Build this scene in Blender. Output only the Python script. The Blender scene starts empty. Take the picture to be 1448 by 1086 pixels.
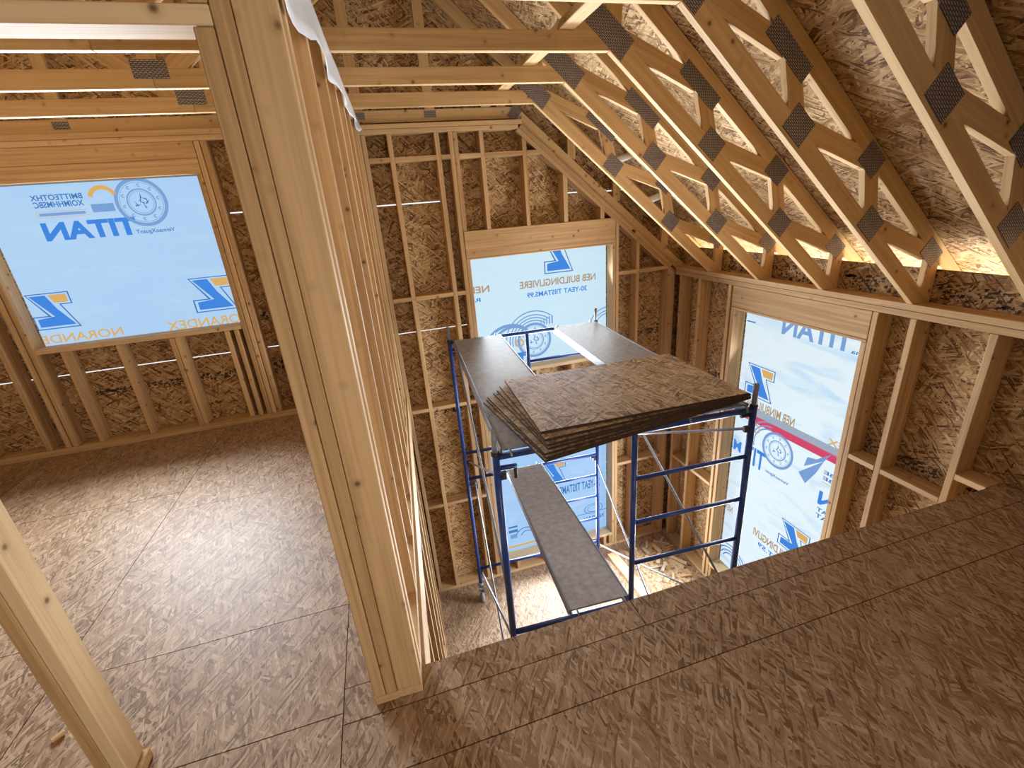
import bpy, bmesh, math, random
from mathutils import Vector, Matrix
random.seed(7)
C = bpy.context.scene.collection
PI = math.pi
# ------------------------------------------------------------------ dimensions (metres, loft floor = 0)
YB, XR, ZG = 4.363, 3.06, -2.57        # back wall face, right wall face, lower floor
DEP = 0.14                             # 2x6 wall depth
T = 0.038                              # lumber thickness
YE = 1.38                              # loft edge
RX, RZ = -0.96, 4.81                   # ridge
ROOF = lambda x: 1.85 - .85 * (x - 2.52) if x > RX else 1.85 - .85 * (2 * RX - x - 2.52)
PX = lambda y: -.105 + .047 * (y - 1.38)   # partition face
def V(*a): return Vector(a)
# ------------------------------------------------------------------ node helpers
class NT:
    def __init__(s, name):
        s.m = bpy.data.materials.new(name); s.m.use_nodes = True
        s.t = s.m.node_tree; s.n = s.t.nodes; s.n.clear()
        s.out = s.n.new('ShaderNodeOutputMaterial')
    def new(s, kind, ins=None, **kw):
        x = s.n.new('ShaderNode' + kind)
        for k, v in kw.items(): setattr(x, k, v)
        for k, v in (ins or {}).items():
            if isinstance(v, bpy.types.NodeSocket): s.t.links.new(v, x.inputs[k])
            else: x.inputs[k].default_value = v
        return x
    def math(s, op, a, b=0.0, c=0.0):
        return s.new('Math', {0: a, 1: b, 2: c}, operation=op).outputs[0]
    def vmath(s, op, a, b=(0, 0, 0)):
        return s.new('VectorMath', {0: a, 1: b}, operation=op).outputs[0]
    def ramp(s, f, stops, interp='LINEAR'):
        r = s.new('ValToRGB', {0: f}); r.color_ramp.interpolation = interp
        e = r.color_ramp.elements
        while len(e) < len(stops): e.new(.5)
        for q, (p, c) in zip(e, stops): q.position = p; q.color = (*c, 1)
        return r.outputs[0]
    def mix(s, f, a, b, kind='MIX'):
        x = s.new('Mix', data_type='RGBA', blend_type=kind)
        for k, v in ((0, f), (6, a), (7, b)):
            if isinstance(v, bpy.types.NodeSocket): s.t.links.new(v, x.inputs[k])
            else: x.inputs[k].default_value = v if k == 0 else (*v, 1)
        return x.outputs[2]
    def coords(s):
        tc = s.new('TexCoord').outputs['Object']
        rnd = s.new('ObjectInfo').outputs['Random']
        k = s.math('MULTIPLY', rnd, 37.0)
        return s.vmath('ADD', tc, s.new('CombineXYZ', {0: k, 1: k, 2: k}).outputs[0]), rnd
    def done(s, col, rough=.7, metal=0.0, bump=None, bs=.3, bd=.002, spec=.3):
        b = s.new('BsdfPrincipled', {'Roughness': rough, 'Metallic': metal, 'Specular IOR Level': spec})
        if isinstance(col, bpy.types.NodeSocket): s.t.links.new(col, b.inputs['Base Color'])
        else: b.inputs['Base Color'].default_value = (*col, 1)
        if bump is not None:
            bp = s.new('Bump', {'Strength': bs, 'Distance': bd, 'Height': bump})
            s.t.links.new(bp.outputs[0], b.inputs['Normal'])
        s.t.links.new(b.outputs[0], s.out.inputs[0]); return s.m

def osb(name, stops, size=1.0, base=0.0, spread=.55, rough=.75):
    """Oriented strand board: layers of long flakes lying across each other, mostly along one direction."""
    n = NT(name); co, rnd = n.coords()
    warp = n.new('TexNoise', {'Vector': co, 'Scale': 8.0 / size, 'Detail': 1.0}, noise_dimensions='2D')
    w = n.vmath('SCALE', n.vmath('SUBTRACT', warp.outputs['Color'], (.5, .5, .5)), (0, 0, 0))
    w.node.inputs['Scale'].default_value = .030 * size
    co = n.vmath('ADD', co, w)
    val = None
    for i, (a, L, W) in enumerate(((.15, .10, .017), (-.6, .095, .015), (.75, .11, .018), (-.12, .13, .016), (1.4, .08, .014), (.4, .10, .010), (-.9, .08, .009))):
        mp = n.new('Mapping', {'Vector': co, 'Rotation': (0, 0, base + a * spread / .55), 'Location': (i * 3.1, i * 1.7, 0),
                               'Scale': (L * size, W * size, 1)}, vector_type='TEXTURE')
        vo = n.new('TexVoronoi', {'Vector': mp.outputs[0], 'Scale': 1.0}, voronoi_dimensions='2D', feature='F1')
        sep = n.new('SeparateColor', {0: vo.outputs['Color']})
        d = vo.outputs['Distance']
        v = n.math('SUBTRACT', sep.outputs[0], n.math('MULTIPLY', n.math('POWER', d, 3.0), .35))
        if val is None: val = v
        else:
            m = n.math('MULTIPLY', n.math('GREATER_THAN', sep.outputs[1], .5), n.math('LESS_THAN', d, n.math('ADD', .38, n.math('MULTIPLY', sep.outputs[2], .3))))
            val = n.new('Mix', {0: m, 2: val, 3: v}, data_type='FLOAT').outputs[0]
    fib = n.new('TexNoise', {'Vector': n.new('Mapping', {'Vector': co, 'Scale': (1 / 22, 1 / 190, 1), 'Rotation': (0, 0, base)}, vector_type='TEXTURE').outputs[0], 'Scale': 1.0, 'Detail': 2.0}, noise_dimensions='2D')
    fib = n.new('TexNoise', {'Vector': n.new('Mapping', {'Vector': co, 'Scale': (.05, .006, 1), 'Rotation': (0, 0, base)}, vector_type='TEXTURE').outputs[0], 'Scale': 1.0, 'Detail': 3.0}, noise_dimensions='2D')
    big = n.new('TexNoise', {'Vector': co, 'Scale': 1.6, 'Detail': 2.0}, noise_dimensions='2D')
    v2 = n.math('ADD', val, n.math('MULTIPLY', n.math('SUBTRACT', fib.outputs['Fac'], .5), .5))
    v2 = n.math('ADD', v2, n.math('MULTIPLY', n.math('SUBTRACT', big.outputs['Fac'], .5), .35))
    col = n.ramp(v2, stops)
    return n.done(col, rough, bump=v2, bs=.3, bd=.003)

def lumber(name, light, dark, knots=True, rough=.65):
    n = NT(name); co, rnd = n.coords()
    mp = n.new('Mapping', {'Vector': co, 'Scale': (34, 34, .9)})
    g = n.new('TexNoise', {'Vector': mp.outputs[0], 'Scale': 1.0, 'Detail': 4.0, 'Distortion': .6})
    mp2 = n.new('Mapping', {'Vector': co, 'Scale': (150, 150, 3.0)})
    f = n.new('TexNoise', {'Vector': mp2.outputs[0], 'Scale': 1.0, 'Detail': 2.0})
    v = n.math('ADD', n.math('MULTIPLY', g.outputs['Fac'], .72), n.math('MULTIPLY', f.outputs['Fac'], .36))
    v = n.math('ADD', v, n.math('MULTIPLY', n.math('SUBTRACT', rnd, .5), .26))
    col = n.ramp(v, [(.34, dark), (.50, tuple((a + b) / 2 for a, b in zip(dark, light))), (.68, light)])
    if knots:
        k = n.new('TexVoronoi', {'Vector': co, 'Scale': 10.5, 'Randomness': 1.0})
        sep = n.new('SeparateColor', {0: k.outputs['Color']})
        on = n.math('GREATER_THAN', sep.outputs[0], .3)
        d = n.math('MULTIPLY', n.math('SUBTRACT', 1.0, n.new('MapRange', {0: k.outputs['Distance'], 1: .05, 2: .13}).outputs[0]), on)
        halo = n.math('MULTIPLY', n.math('SUBTRACT', 1.0, n.new('MapRange', {0: k.outputs['Distance'], 1: .10, 2: .26}).outputs[0]), on)
        col = n.mix(n.math('MULTIPLY', halo, .45), col, tuple(x * .8 for x in dark))
        col = n.mix(n.math('MULTIPLY', d, .85), col, (.10, .045, .018))
    return n.done(col, rough, bump=f.outputs['Fac'], bs=.12)

def plain(name, col, rough=.5, metal=0.0, var=0.0, scale=20.0, spec=.4):
    n = NT(name)
    if var:
        co, rnd = n.coords()
        t = n.new('TexNoise', {'Vector': co, 'Scale': scale, 'Detail': 4.0})
        c = n.ramp(t.outputs['Fac'], [(.3, tuple(x * (1 - var) for x in col)), (.7, tuple(min(1, x * (1 + var)) for x in col))])
        return n.done(c, rough, metal, bump=t.outputs['Fac'], bs=.1, spec=spec)
    return n.done(col, rough, metal, spec=spec)

M = {}
M['wood'] = lumber('spruce_lumber', (.63, .41, .205), (.41, .24, .105))
M['wood_pale'] = lumber('pale_spruce_lumber', (.72, .52, .30), (.54, .35, .18))
M['truss'] = lumber('truss_lumber', (.60, .385, .175), (.42, .25, .10))
H = PI / 2
M['osb_wall'] = osb('wall_strand_board', [(.02, (.10, .045, .016)), (.22, (.26, .14, .055)), (.5, (.40, .24, .105)), (.75, (.47, .30, .145)), (1.0, (.62, .44, .24))], 1.15, 0, .48)
M['osb_roof'] = osb('roof_strand_board', [(.02, (.11, .05, .018)), (.22, (.27, .15, .06)), (.5, (.41, .255, .115)), (.75, (.47, .31, .155)), (1.0, (.62, .45, .25))], 1.15, H, .48)
M['osb_floor'] = osb('floor_strand_board', [(.0, (.16, .09, .045)), (.22, (.27, .165, .092)), (.5, (.36, .23, .138)), (.75, (.41, .275, .172)), (1.0, (.52, .37, .25))], 1.0, H, .36, .47)
M['osb_sheet'] = osb('stacked_strand_board', [(.0, (.14, .095, .06)), (.22, (.32, .245, .17)), (.5, (.50, .40, .30)), (.75, (.57, .45, .33)), (1.0, (.76, .65, .52))], 1.1, 0, .8, .45)
M['osb_edge_shaded'] = plain('shaded_strand_board_cut_edge', (.05, .025, .011), .9, 0, .6, 90)  # cut edges painted near black to carry the shade on the stack's sides
M['blue'] = plain('blue_enamel', (.012, .045, .22), .35, 0, .25, 30, .5)
M['zinc'] = plain('galvanised_steel', (.26, .27, .30), .55, .25, .15, 40)
M['alu'] = plain('aluminium_rail', (.22, .23, .26), .45, .5, .12, 30)
M['deck'] = plain('grey_plywood_deck', (.33, .335, .365), .46, 0, .22, 26)
M['deck_light'] = plain('worn_plywood_deck', (.40, .37, .36), .95, 0, .16, 24, .05)
M['steel_dark'] = plain('dark_steel', (.05, .045, .05), .5, .6, .2)
M['rubber'] = plain('caster_tread', (.30, .32, .36), .6, 0, .1)
M['poly'] = plain('white_plastic_sheeting', (.75, .77, .80), .3, 0, .06, 12, .5)
# truss connector plate: rows of punched slots
n = NT('punched_truss_plate'); tc = n.new('TexCoord').outputs['Object']
br = n.new('TexBrick', {'Vector': n.new('Mapping', {'Vector': tc, 'Scale': (1, 1, 1)}).outputs[0], 'Scale': 1.0, 'Mortar Size': .0032, 'Mortar Smooth': .1,
                        'Brick Width': .022, 'Row Height': .0085, 'Color1': (.42, .38, .37, 1), 'Color2': (.56, .52, .51, 1), 'Mortar': (.10, .08, .075, 1)})
M['plate'] = n.done(br.outputs['Color'], .42, .3, bump=br.outputs['Fac'], bs=-.6, bd=.003)

def film(name, base, fold, strength, folds):
    """Translucent house wrap lit from behind by the sky: a lit window."""
    n = NT(name); co, _ = n.coords()
    mp = n.new('Mapping', {'Vector': co, 'Rotation': (0, 0, .62), 'Scale': (2.2, 8.0, 1)})
    t = n.new('TexNoise', {'Vector': mp.outputs[0], 'Scale': 1.0, 'Detail': 3.0, 'Distortion': .8})
    t2 = n.new('TexNoise', {'Vector': co, 'Scale': .8, 'Detail': 1.0})
    f = n.ramp(t.outputs['Fac'], [(.50, (0, 0, 0)), (.72, (1, 1, 1))])
    f2 = n.math('ADD', n.math('MULTIPLY', f, folds), n.math('MULTIPLY', n.math('SUBTRACT', t2.outputs['Fac'], .4), .5))
    col = n.mix(f2, base, fold)
    n.t.links.new(f2, f2.node.inputs[0]) if False else None
    e = n.new('Emission', {'Color': col, 'Strength': strength})
    d = n.new('BsdfPrincipled', {'Base Color': (.5, .52, .55, 1), 'Roughness': .45})
    mx = n.new('MixShader', {0: .12, 1: e.outputs[0], 2: d.outputs[0]})
    n.t.links.new(mx.outputs[0], n.out.inputs[0]); return n.m
def ink(name, col, s=1.0):
    n = NT(name); e = n.new('Emission', {'Color': (*col, 1), 'Strength': s})
    n.t.links.new(e.outputs[0], n.out.inputs[0]); return n.m
M['film_left'] = film('house_wrap_left', (.44, .69, 1.0), (.62, .84, 1.0), 1.0, .25)
M['film_mid'] = film('house_wrap_middle', (.64, .87, 1.0), (.50, .76, 1.0), 1.0, .12)
M['film_low'] = film('house_wrap_low', (.36, .63, 1.0), (.60, .82, 1.0), .95, .30)
M['film_right'] = film('house_wrap_right', (.80, .94, 1.0), (.40, .68, .98), 1.0, .62)
M['ink_blue'] = ink('blue_wrap_ink', (.065, .27, .82), .9)
M['ink_pale'] = ink('pale_blue_wrap_ink', (.22, .40, .74), .9)
M['ink_line'] = ink('thin_blue_wrap_ink', (.07, .22, .58), .9)
M['ink_orange'] = ink('orange_wrap_ink', (.80, .47, .15), .9)
M['ink_rust'] = ink('tan_wrap_ink', (.50, .34, .20), .9)
M['stamp'] = plain('mill_stamp_ink', (.045, .03, .022), .8)
M['tape'] = ink('pink_seam_tape', (.72, .08, .17), .9)
M['tape_grey'] = ink('grey_seam_lap', (.40, .47, .58), .9)

# ------------------------------------------------------------------ object helpers
def link(name, me, mat, parent=None, mw=None):
    o = bpy.data.objects.new(name, me); C.objects.link(o)
    if mat is not None and not me.materials:
        me.materials.append(mat)
    if mw is not None: o.matrix_world = mw
    if parent is not None:
        o.parent = parent
        o.matrix_parent_inverse = PINV.get(parent.name, Matrix.Identity(4))
    if mw is not None: PINV[o.name] = mw.inverted()
    return o
PINV = {}
def empty(name, loc=(0, 0, 0), rz=0):
    o = bpy.data.objects.new(name, None); C.objects.link(o); o.empty_display_size = .1
    o.location = loc; o.rotation_euler = (0, 0, rz)
    m = Matrix.Translation(Vector(loc)) @ Matrix.Rotation(rz, 4, 'Z')
    PINV[o.name] = m.inverted(); return o
def tag(o, label=None, cat=None, group=None, kind=None):
    if label: o['label'] = label
    if cat: o['category'] = cat
    if group: o['group'] = group
    if kind: o['kind'] = kind
    return o
def struct(name, label=None, cat=None):
    o = empty(name); return tag(o, label, cat, None, 'structure')
def mesh(name, vs, fs):
    me = bpy.data.meshes.new(name); me.from_pydata([tuple(v) for v in vs], [], fs); me.update(); return me
def frame(o, z, x):
    z = Vector(z).normalized(); x = Vector(x); x = (x - z * x.dot(z)).normalized(); y = z.cross(x)
    m = Matrix((x, y, z)).transposed().to_4x4(); m.translation = Vector(o); return m
def bevel(me, r):
    if r <= 0: return me
    b = bmesh.new(); b.from_mesh(me)
    bmesh.ops.bevel(b, geom=b.edges[:], offset=r, segments=1, profile=.5, affect='EDGES', clamp_overlap=True)
    b.to_mesh(me); b.free(); return me
BOX_F = [(0, 3, 2, 1), (4, 5, 6, 7), (0, 1, 5, 4), (1, 2, 6, 5), (2, 3, 7, 6), (3, 0, 4, 7)]
def board(name, p0, p1, wdir, w, d, parent=None, mat='wood', bev=.0025):
    """A straight length of lumber from p0 to p1; local Z runs along the grain."""
    p0, p1 = Vector(p0), Vector(p1); L = (p1 - p0).length
    vs = [(x * w / 2, y * d / 2, z) for z in (0, L) for x, y in ((-1, -1), (1, -1), (1, 1), (-1, 1))]
    me = bevel(mesh(name, vs, BOX_F), bev)
    return link(name, me, M[mat], parent, frame(p0, p1 - p0, wdir))
def box(name, a, b, parent=None, mat='wood', along='z', bev=.0025):
    """Axis-aligned lumber between two corners, grain along the given axis."""
    a, b = Vector(a), Vector(b); lo = Vector(map(min, a, b)); hi = Vector(map(max, a, b)); c = (lo + hi) / 2; s = hi - lo
    k = 'xyz'.index(along); ax = Vector((0, 0, 0)); ax[k] = 1
    wd = Vector((0, 0, 0)); j = (k + 1) % 3; wd[j] = 1; l = (k + 2) % 3
    p0 = c.copy(); p0[k] = lo[k]; p1 = c.copy(); p1[k] = hi[k]
    return board(name, p0, p1, wd, s[j], s[l], parent, mat, bev)
def prism(name, poly, axis, t0, t1, parent=None, mat='wood', grain=None, origin=None, bev=0):
    """Polygon in the plane across `axis` ('y': (x,z) points, 'x': (y,z) points), extruded t0..t1; grain = 2D direction."""
    P = (lambda a, b, t: Vector((a, t, b))) if axis == 'y' else (lambda a, b, t: Vector((t, a, b)))
    n = len(poly); vs = [P(a, b, t0) for a, b in poly] + [P(a, b, t1) for a, b in poly]
    fs = [tuple(range(n)), tuple(range(2 * n - 1, n - 1, -1))] + [(i, (i + 1) % n + 0, (i + 1) % n + n, i + n) for i in range(n)]
    g = grain or (0, 1)
    m = frame(vs[0], P(g[0], g[1], 0), Vector((0, 1, 0)) if axis == 'y' else Vector((1, 0, 0)))
    inv = m.inverted(); me = mesh(name, [inv @ v for v in vs], fs)
    b = bmesh.new(); b.from_mesh(me); bmesh.ops.recalc_face_normals(b, faces=b.faces[:])
    if bev: bmesh.ops.bevel(b, geom=b.edges[:], offset=bev, segments=1, profile=.5, affect='EDGES', clamp_overlap=True)
    b.to_mesh(me); b.free()
    return link(name, me, M[mat], parent, m)
def sheet(name, o, u, v, su, sv, t, parent=None, mat='osb_wall', holes=None, poly=None):
    """A flat panel: local XY is the sheet's face, thickness along local -Z... u, v are the face directions."""
    m = Matrix((Vector(u).normalized(), Vector(v).normalized(), Vector(u).cross(Vector(v)).normalized())).transposed().to_4x4(); m.translation = Vector(o)
    pts = poly or [(0, 0), (su, 0), (su, sv), (0, sv)]
    n = len(pts); vs = [(a, b, 0) for a, b in pts] + [(a, b, -t) for a, b in pts]
    fs = [tuple(range(n)), tuple(range(2 * n - 1, n - 1, -1))] + [(i, i + n, (i + 1) % n + n, (i + 1) % n) for i in range(n)]
    me = mesh(name, vs, fs); return link(name, me, M[mat], parent, m)
def tube(name, pts, r, parent=None, mat='blue', seg=10, caps=True):
    """A round bar through the points."""
    b = bmesh.new(); rings = []
    pts = [Vector(p) for p in pts]
    for i, p in enumerate(pts):
        d = (pts[min(i + 1, len(pts) - 1)] - pts[max(i - 1, 0)]).normalized()
        a = d.orthogonal().normalized() if i == 0 else (ra - d * ra.dot(d)).normalized()
        ra = a; c = d.cross(a)
        rings.append([b.verts.new(p + (a * math.cos(t) + c * math.sin(t)) * r) for t in [2 * PI * k / seg for k in range(seg)]])
    for q, s in zip(rings, rings[1:]):
        for k in range(seg): b.faces.new((q[k], q[(k + 1) % seg], s[(k + 1) % seg], s[k])).smooth = True
    if caps: b.faces.new(rings[0][::-1]); b.faces.new(rings[-1])
    me = bpy.data.meshes.new(name); b.to_mesh(me); b.free()
    o = link(name, me, M[mat], parent)
    if parent is not None: o.matrix_parent_inverse = Matrix.Identity(4)   # tube points are given in the parent's own frame
    return o
def lbox(name, c, s, parent, mat, rz=0, bev=.002):
    """Box given in the parent's own frame."""
    vs = [(x * s[0] / 2, y * s[1] / 2, z * s[2] / 2) for z in (-1, 1) for x, y in ((-1, -1), (1, -1), (1, 1), (-1, 1))]
    o = link(name, bevel(mesh(name, vs, BOX_F), bev), M[mat], parent)
    o.matrix_parent_inverse = Matrix.Identity(4); o.location = c; o.rotation_euler = (0, 0, rz); return o

# ------------------------------------------------------------------ floors
fl = struct('floor', 'brown strand board loft floor around the opening, in large sheets', 'floor')
def fsheet(x0, x1, y0, y1):
    g = .0022
    sheet('subfloor_sheet', (x0 + g, y0 + g, 0), (1, 0, 0), (0, 1, 0), x1 - x0 - 2 * g, y1 - y0 - 2 * g, .019, fl, 'osb_floor')
for a in [(-.40, .82, 1.24, YE), (.82, 2.26, 1.24, YE), (2.26, 3.2, 1.24, YE), (-.40, 1.32, 1.03, 1.24), (1.32, 3.2, 1.03, 1.24),
          (-.40, 1.9, -.2, 1.03), (1.9, 3.2, -.2, 1.03), (-1.57, -.40, .1, 1.285), (-2.9, -1.57, .1, 1.285), (-.40, 3.2, -2.2, -.2), (-2.9, -.4, -2.2, .1), (-4.99, -2.9, -2.2, .1)]: fsheet(*a)
for a in [(-1.57, -.40, 1.285, 1.81), (-2.9, -1.57, 1.285, 2.05), (-2.9, -1.57, 2.05, 3.27), (-2.9, -1.57, 3.27, YB + .14),
          (-4.99, -2.9, .1, 1.81), (-4.99, -2.9, 1.81, 3.1), (-4.99, -2.9, 3.1, YB + .14)]: fsheet(*a)
def edge_sheet(y0, y1):
    g = .0012; x0 = -1.57 + g
    if y0 < 1.7: x0 = -.40 + g
    sheet('subfloor_sheet', (x0, y0 + g, 0), (1, 0, 0), (0, 1, 0), 0, 0, .019, fl, 'osb_floor',
          poly=[(0, 0), (PX(y0) - x0, 0), (PX(y1) - x0, y1 - y0 - 2 * g), (0, y1 - y0 - 2 * g)])
edge_sheet(YE, 1.81); edge_sheet(1.81, 3.03); edge_sheet(3.03, YB + .14)
# rim joists below the floor edges
board('rim_joist', (PX(YE) - .001, YE, -.145), (PX(YB) - .001 , YB, -.145), (0, 0, 1), .25, .03, fl, 'wood_pale')
box('rim_joist', (PX(YE) + .02, YE - .045, -.27), (3.06, YE - .006, -.02), fl, 'wood', 'x')
lo = struct('floor_lower', 'strand board floor of the double height room far below the loft', 'floor')
for x0 in (-5.0, -2.56, -.12, 2.32):
    for y0, y1 in ((-2.0, 1.0), (1.0, 2.2), (2.2, 3.42), (3.42, 4.503)):
        x1 = min(x0 + 2.44, 3.2)
        sheet('subfloor_sheet', (x0 + .001, y0 + .001, ZG), (1, 0, 0), (0, 1, 0), x1 - x0 - .002, y1 - y0 - .002, .02, lo, 'osb_floor')

# ------------------------------------------------------------------ back wall
wb = struct('wall_back', 'stud framed gable wall with strand board sheathing around two covered window openings', 'wall')
YS = YB + DEP
def bstud(x0, x1, z0, z1, name='stud', d=DEP - .004, mat='wood'): return box(name, (x0, YB, z0), (x1, YB + d, z1), wb, mat, 'z')
def bplate(x0, x1, z0, z1, name='plate', d=DEP - .004, mat='wood', off=0): return box(name, (x0, YB + off, z0), (x1, YB + d, z1), wb, mat, 'x')
def bsheet(x0, x1, z0, z1, top=None):
    poly = None
    if top: poly = [(a - x0, b - z0) for a, b in top]
    g = 0
    sheet('sheathing_sheet', (x0 + g, YS, z0 + g), (1, 0, 0), (0, 0, 1), x1 - x0 - 2 * g, z1 - z0 - 2 * g, .011, wb, 'osb_wall', poly=poly)
# sheet() builds thickness towards local -Z = +Y here (u x v = -Y)
gL, gM = .010, .010
for x0, x1 in ((-4.99, -2.695), (-1.215, -.02)):
    bsheet(x0, x1, ZG - .05, .640); bsheet(x0, x1, .640 + gL, 1.790); bsheet(x0, x1, 1.790 + gL, 2.36)
bsheet(-2.695, -1.215, ZG - .05, .640); bsheet(-2.695, -1.215, .640 + gL, .90); bsheet(-2.695, -1.215, 2.085, 2.36)
for x0, x1 in ((-.02, .835), (2.31, 3.2)):
    bsheet(x0, x1, ZG - .05, -.622); bsheet(x0, x1, -.622, .587); bsheet(x0, x1, .587 + (gM if x0 < 1 else 0), 1.757 if x0 < 1 else 1.735)
bsheet(.835, 2.31, ZG - .05, -2.38); bsheet(.835, 1.84, 1.24, 1.757 + gM); bsheet(1.84, 2.31, 1.24, 1.745)
bsheet(-.02, .66, 1.757 + gM, 2.36); bsheet(.66, .835, 1.757, 2.36)
bsheet(.835, 1.84, 1.757 + gM, 2.36); bsheet(1.84, 2.31, 1.745 + gM, 2.36)
bsheet(2.31, 3.2, 1.735 + gM, 0, top=[(2.31, 1.735 + gM), (2.64, 1.735 + gM), (2.31, 2.03)])
sl = lambda x: ROOF(x) - .01
bsheet(-4.99, 3.2, 2.36, 0, top=[(-3.5, 2.361), (1.9, 2.361), (RX, sl(RX))])
# plates
bplate(-4.98, -.12, 0.001, .058, 'bottom_plate'); bplate(-4.98, .03, 2.311, 2.349, 'top_plate'); bplate(-4.98, .03, 2.351, 2.389, 'top_plate')
bplate(.0, 3.06, ZG + .001, ZG + .039, 'bottom_plate')
# left room studs
for x in (-3.70, -3.30, -2.90, -2.764): bstud(x - .019, x + .019, .06, 2.309)
bstud(-2.733, -2.696, .06, 2.083, 'jack_stud'); bstud(-1.214, -1.177, .06, 2.083, 'jack_stud')
bstud(-1.172, -1.135, .06, 2.309, 'king_stud'); bstud(-1.128, -1.091, .06, 2.309, 'king_stud')
bstud(-.968, -.931, .06, 2.309); bstud(-.56, -.522, .06, 2.309); bstud(-.2, -.162, .06, 2.309)
for x in (-2.52, -2.14, -1.758, -1.717, -1.34, -1.266): bstud(x - .0185, x + .0185, .06, .864, 'cripple_stud')
bplate(-2.695, -1.216, .866, .904, 'rough_sill', mat='wood_pale')
bplate(-2.733, -1.177, 2.085, 2.192, 'header'); bplate(-2.733, -1.177, 2.194, 2.309, 'header')
# great room studs
ZP = ZG + .041
sz = lambda x: min(2.300, 2.287 - .8475 * (x - 1.361) - .004)
def rstud(x0, x1, z0=ZP, z1=None, name='stud'):
    if z1 is not None: return bstud(x0, x1, z0, z1, name)
    pts = [(x0, z0), (x1, z0), (x1, sz(x1)), (x0, sz(x0))]
    return prism(name, pts, 'y', YB, YB + DEP - .004, wb, 'wood', (0, 1), bev=.002)
rstud(-.04, .0, ZP, 2.3); rstud(.035, .073, ZP, 2.3)
for a, b in ((.244, .283), (.637, .677), (.757, .795)): rstud(a, b)
rstud(.797, .834, ZP, 1.248, 'jack_stud'); rstud(.797, .834, 1.489, None, 'cripple_stud')
for a, b in ((1.025, 1.063), (1.412, 1.452), (1.792, 1.835), (2.176, 2.218)): rstud(a, b, 1.489, None, 'cripple_stud')
rstud(2.312, 2.345, ZP, 1.248, 'jack_stud'); rstud(2.349, 2.381, name='king_stud'); rstud(2.585, 2.62); rstud(2.972, 3.058)
bplate(.80, 2.343, 1.25, 1.487, 'header', .09); bplate(.836, 2.311, 1.232, 1.249, 'window_head')
bplate(.836, 2.311, -2.40, -2.362, 'rough_sill', mat='wood_pale')
bplate(.836, 2.311, .035, .073, 'rough_sill', mat='wood_pale'); bplate(.836, 2.311, -.735, -.50, 'header', .09); bplate(.836, 2.311, -.753, -.737, 'window_head')
for x in (.86, 1.04, 1.43, 1.84, 2.28): bstud(x - .019, x + .019, -.498, .033, 'cripple_stud')
bsheet(.835, 2.31, -.75, .045)
for x in (.855, 1.04, 1.43, 1.84, 2.215, 2.29): bstud(x - .019, x + .019, ZP, -2.402, 'cripple_stud')
bplate(.03, 1.385, 2.3015, 2.338, 'top_plate'); bplate(.03, 1.42, 2.340, 2.376, 'top_plate')
sx, szz = 1, -.8525
def slope_plate(off0, off1, x0, x1):
    f = lambda x, o: 2.287 - .8525 * (x - 1.361) + o
    prism('sloped_top_plate', [(x0, f(x0, off0)), (x1, f(x1, off0)), (x1 + .03, f(x1 + .03, off1)), (x0 + .03, f(x0 + .03, off1))], 'y', YB - .001, YB + DEP - .004, wb, 'wood', (sx, szz), bev=.002)
slope_plate(0, .049, 1.361, 3.04); slope_plate(.051, .10, 1.39, 2.52); slope_plate(.051, .10, 2.555, 3.0)
def bblock(z, xs):
    for a, b in xs: bplate(a + .001, b - .001, z - .019, z + .019, 'blocking', DEP - .01)
bblock(2.11, ((.073, .244), (.283, .637), (.677, .757), (.834, 1.025), (1.063, 1.412), (1.452, 1.60)))
bblock(.935, ((.073, .244), (.283, .637), (.677, .757), (2.381, 2.585), (2.62, 2.972)))
bblock(-.20, ((.073, .244), (.283, .637), (.677, .757)))
bblock(-1.365, ((.073, .244), (.283, .637), (.677, .757), (2.381, 2.585), (2.62, 2.972)))

# ------------------------------------------------------------------ right wall
wr = struct('wall_right', 'stud framed eave wall with strand board sheathing and one tall covered window', 'wall')
def ry(y0, y1, z0, z1, name='stud', along='z', d=DEP - .004, mat='wood'): return box(name, (XR, y0, z0), (XR + d, y1, z1), wr, mat, along)
for y in (4.26, 3.957, 3.528): ry(y - .019, y + .019, ZP, .850)
ry(3.447, 3.486, ZP, .633, 'jack_stud'); ry(2.205, 2.243, ZP, .633, 'jack_stud'); ry(2.166, 2.203, ZP, .850, 'king_stud')
for y in (1.955, 1.555, 1.155, .75, .34, -.07, -.48, -.89): ry(y - .019, y + .019, ZP, .850)
ry(2.207, 3.486, .657, .850, 'header', 'y', .1); ry(2.207, 3.486, .635, .655, 'window_head', 'y')
ry(2.244, 3.446, -2.345, -2.307, 'rough_sill', 'y', mat='wood_pale')
for y in (3.42, 3.15, 2.75, 2.35): ry(y - .019, y + .019, ZP, -2.347, 'cripple_stud')
ry(-1.4, YB - .004, ZG + .001, ZG + .039, 'bottom_plate', 'y')
ry(-1.4, YB - .004, .852, .892, 'top_plate', 'y'); ry(-1.4, YB - .004, .894, .934, 'top_plate', 'y')
for z, spans in ((-.215, ((1.976, 2.165), (1.575, 1.935))), (-.02, ((1.385, 1.535),)), (-1.325, ((3.977, 4.24), (3.55, 3.937)))):
    for a, b in spans: ry(a, b, z - .019, z + .019, 'blocking', 'y', DEP - .01)
def rsheet(y0, y1, z0, z1):
    g = 0
    sheet('sheathing_sheet', (XR + DEP, y1 - g, z0 + g), (0, -1, 0), (0, 0, 1), y1 - y0 - 2 * g, z1 - z0 - 2 * g, .011, wr, 'osb_wall')
for y0, y1 in ((-2.2, 0), (0, 2.243), (3.447, YS)):
    rsheet(y0, y1, ZG - .05, -.622); rsheet(y0, y1, -.622, .597); rsheet(y0, y1, .599, 1.128)
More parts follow.
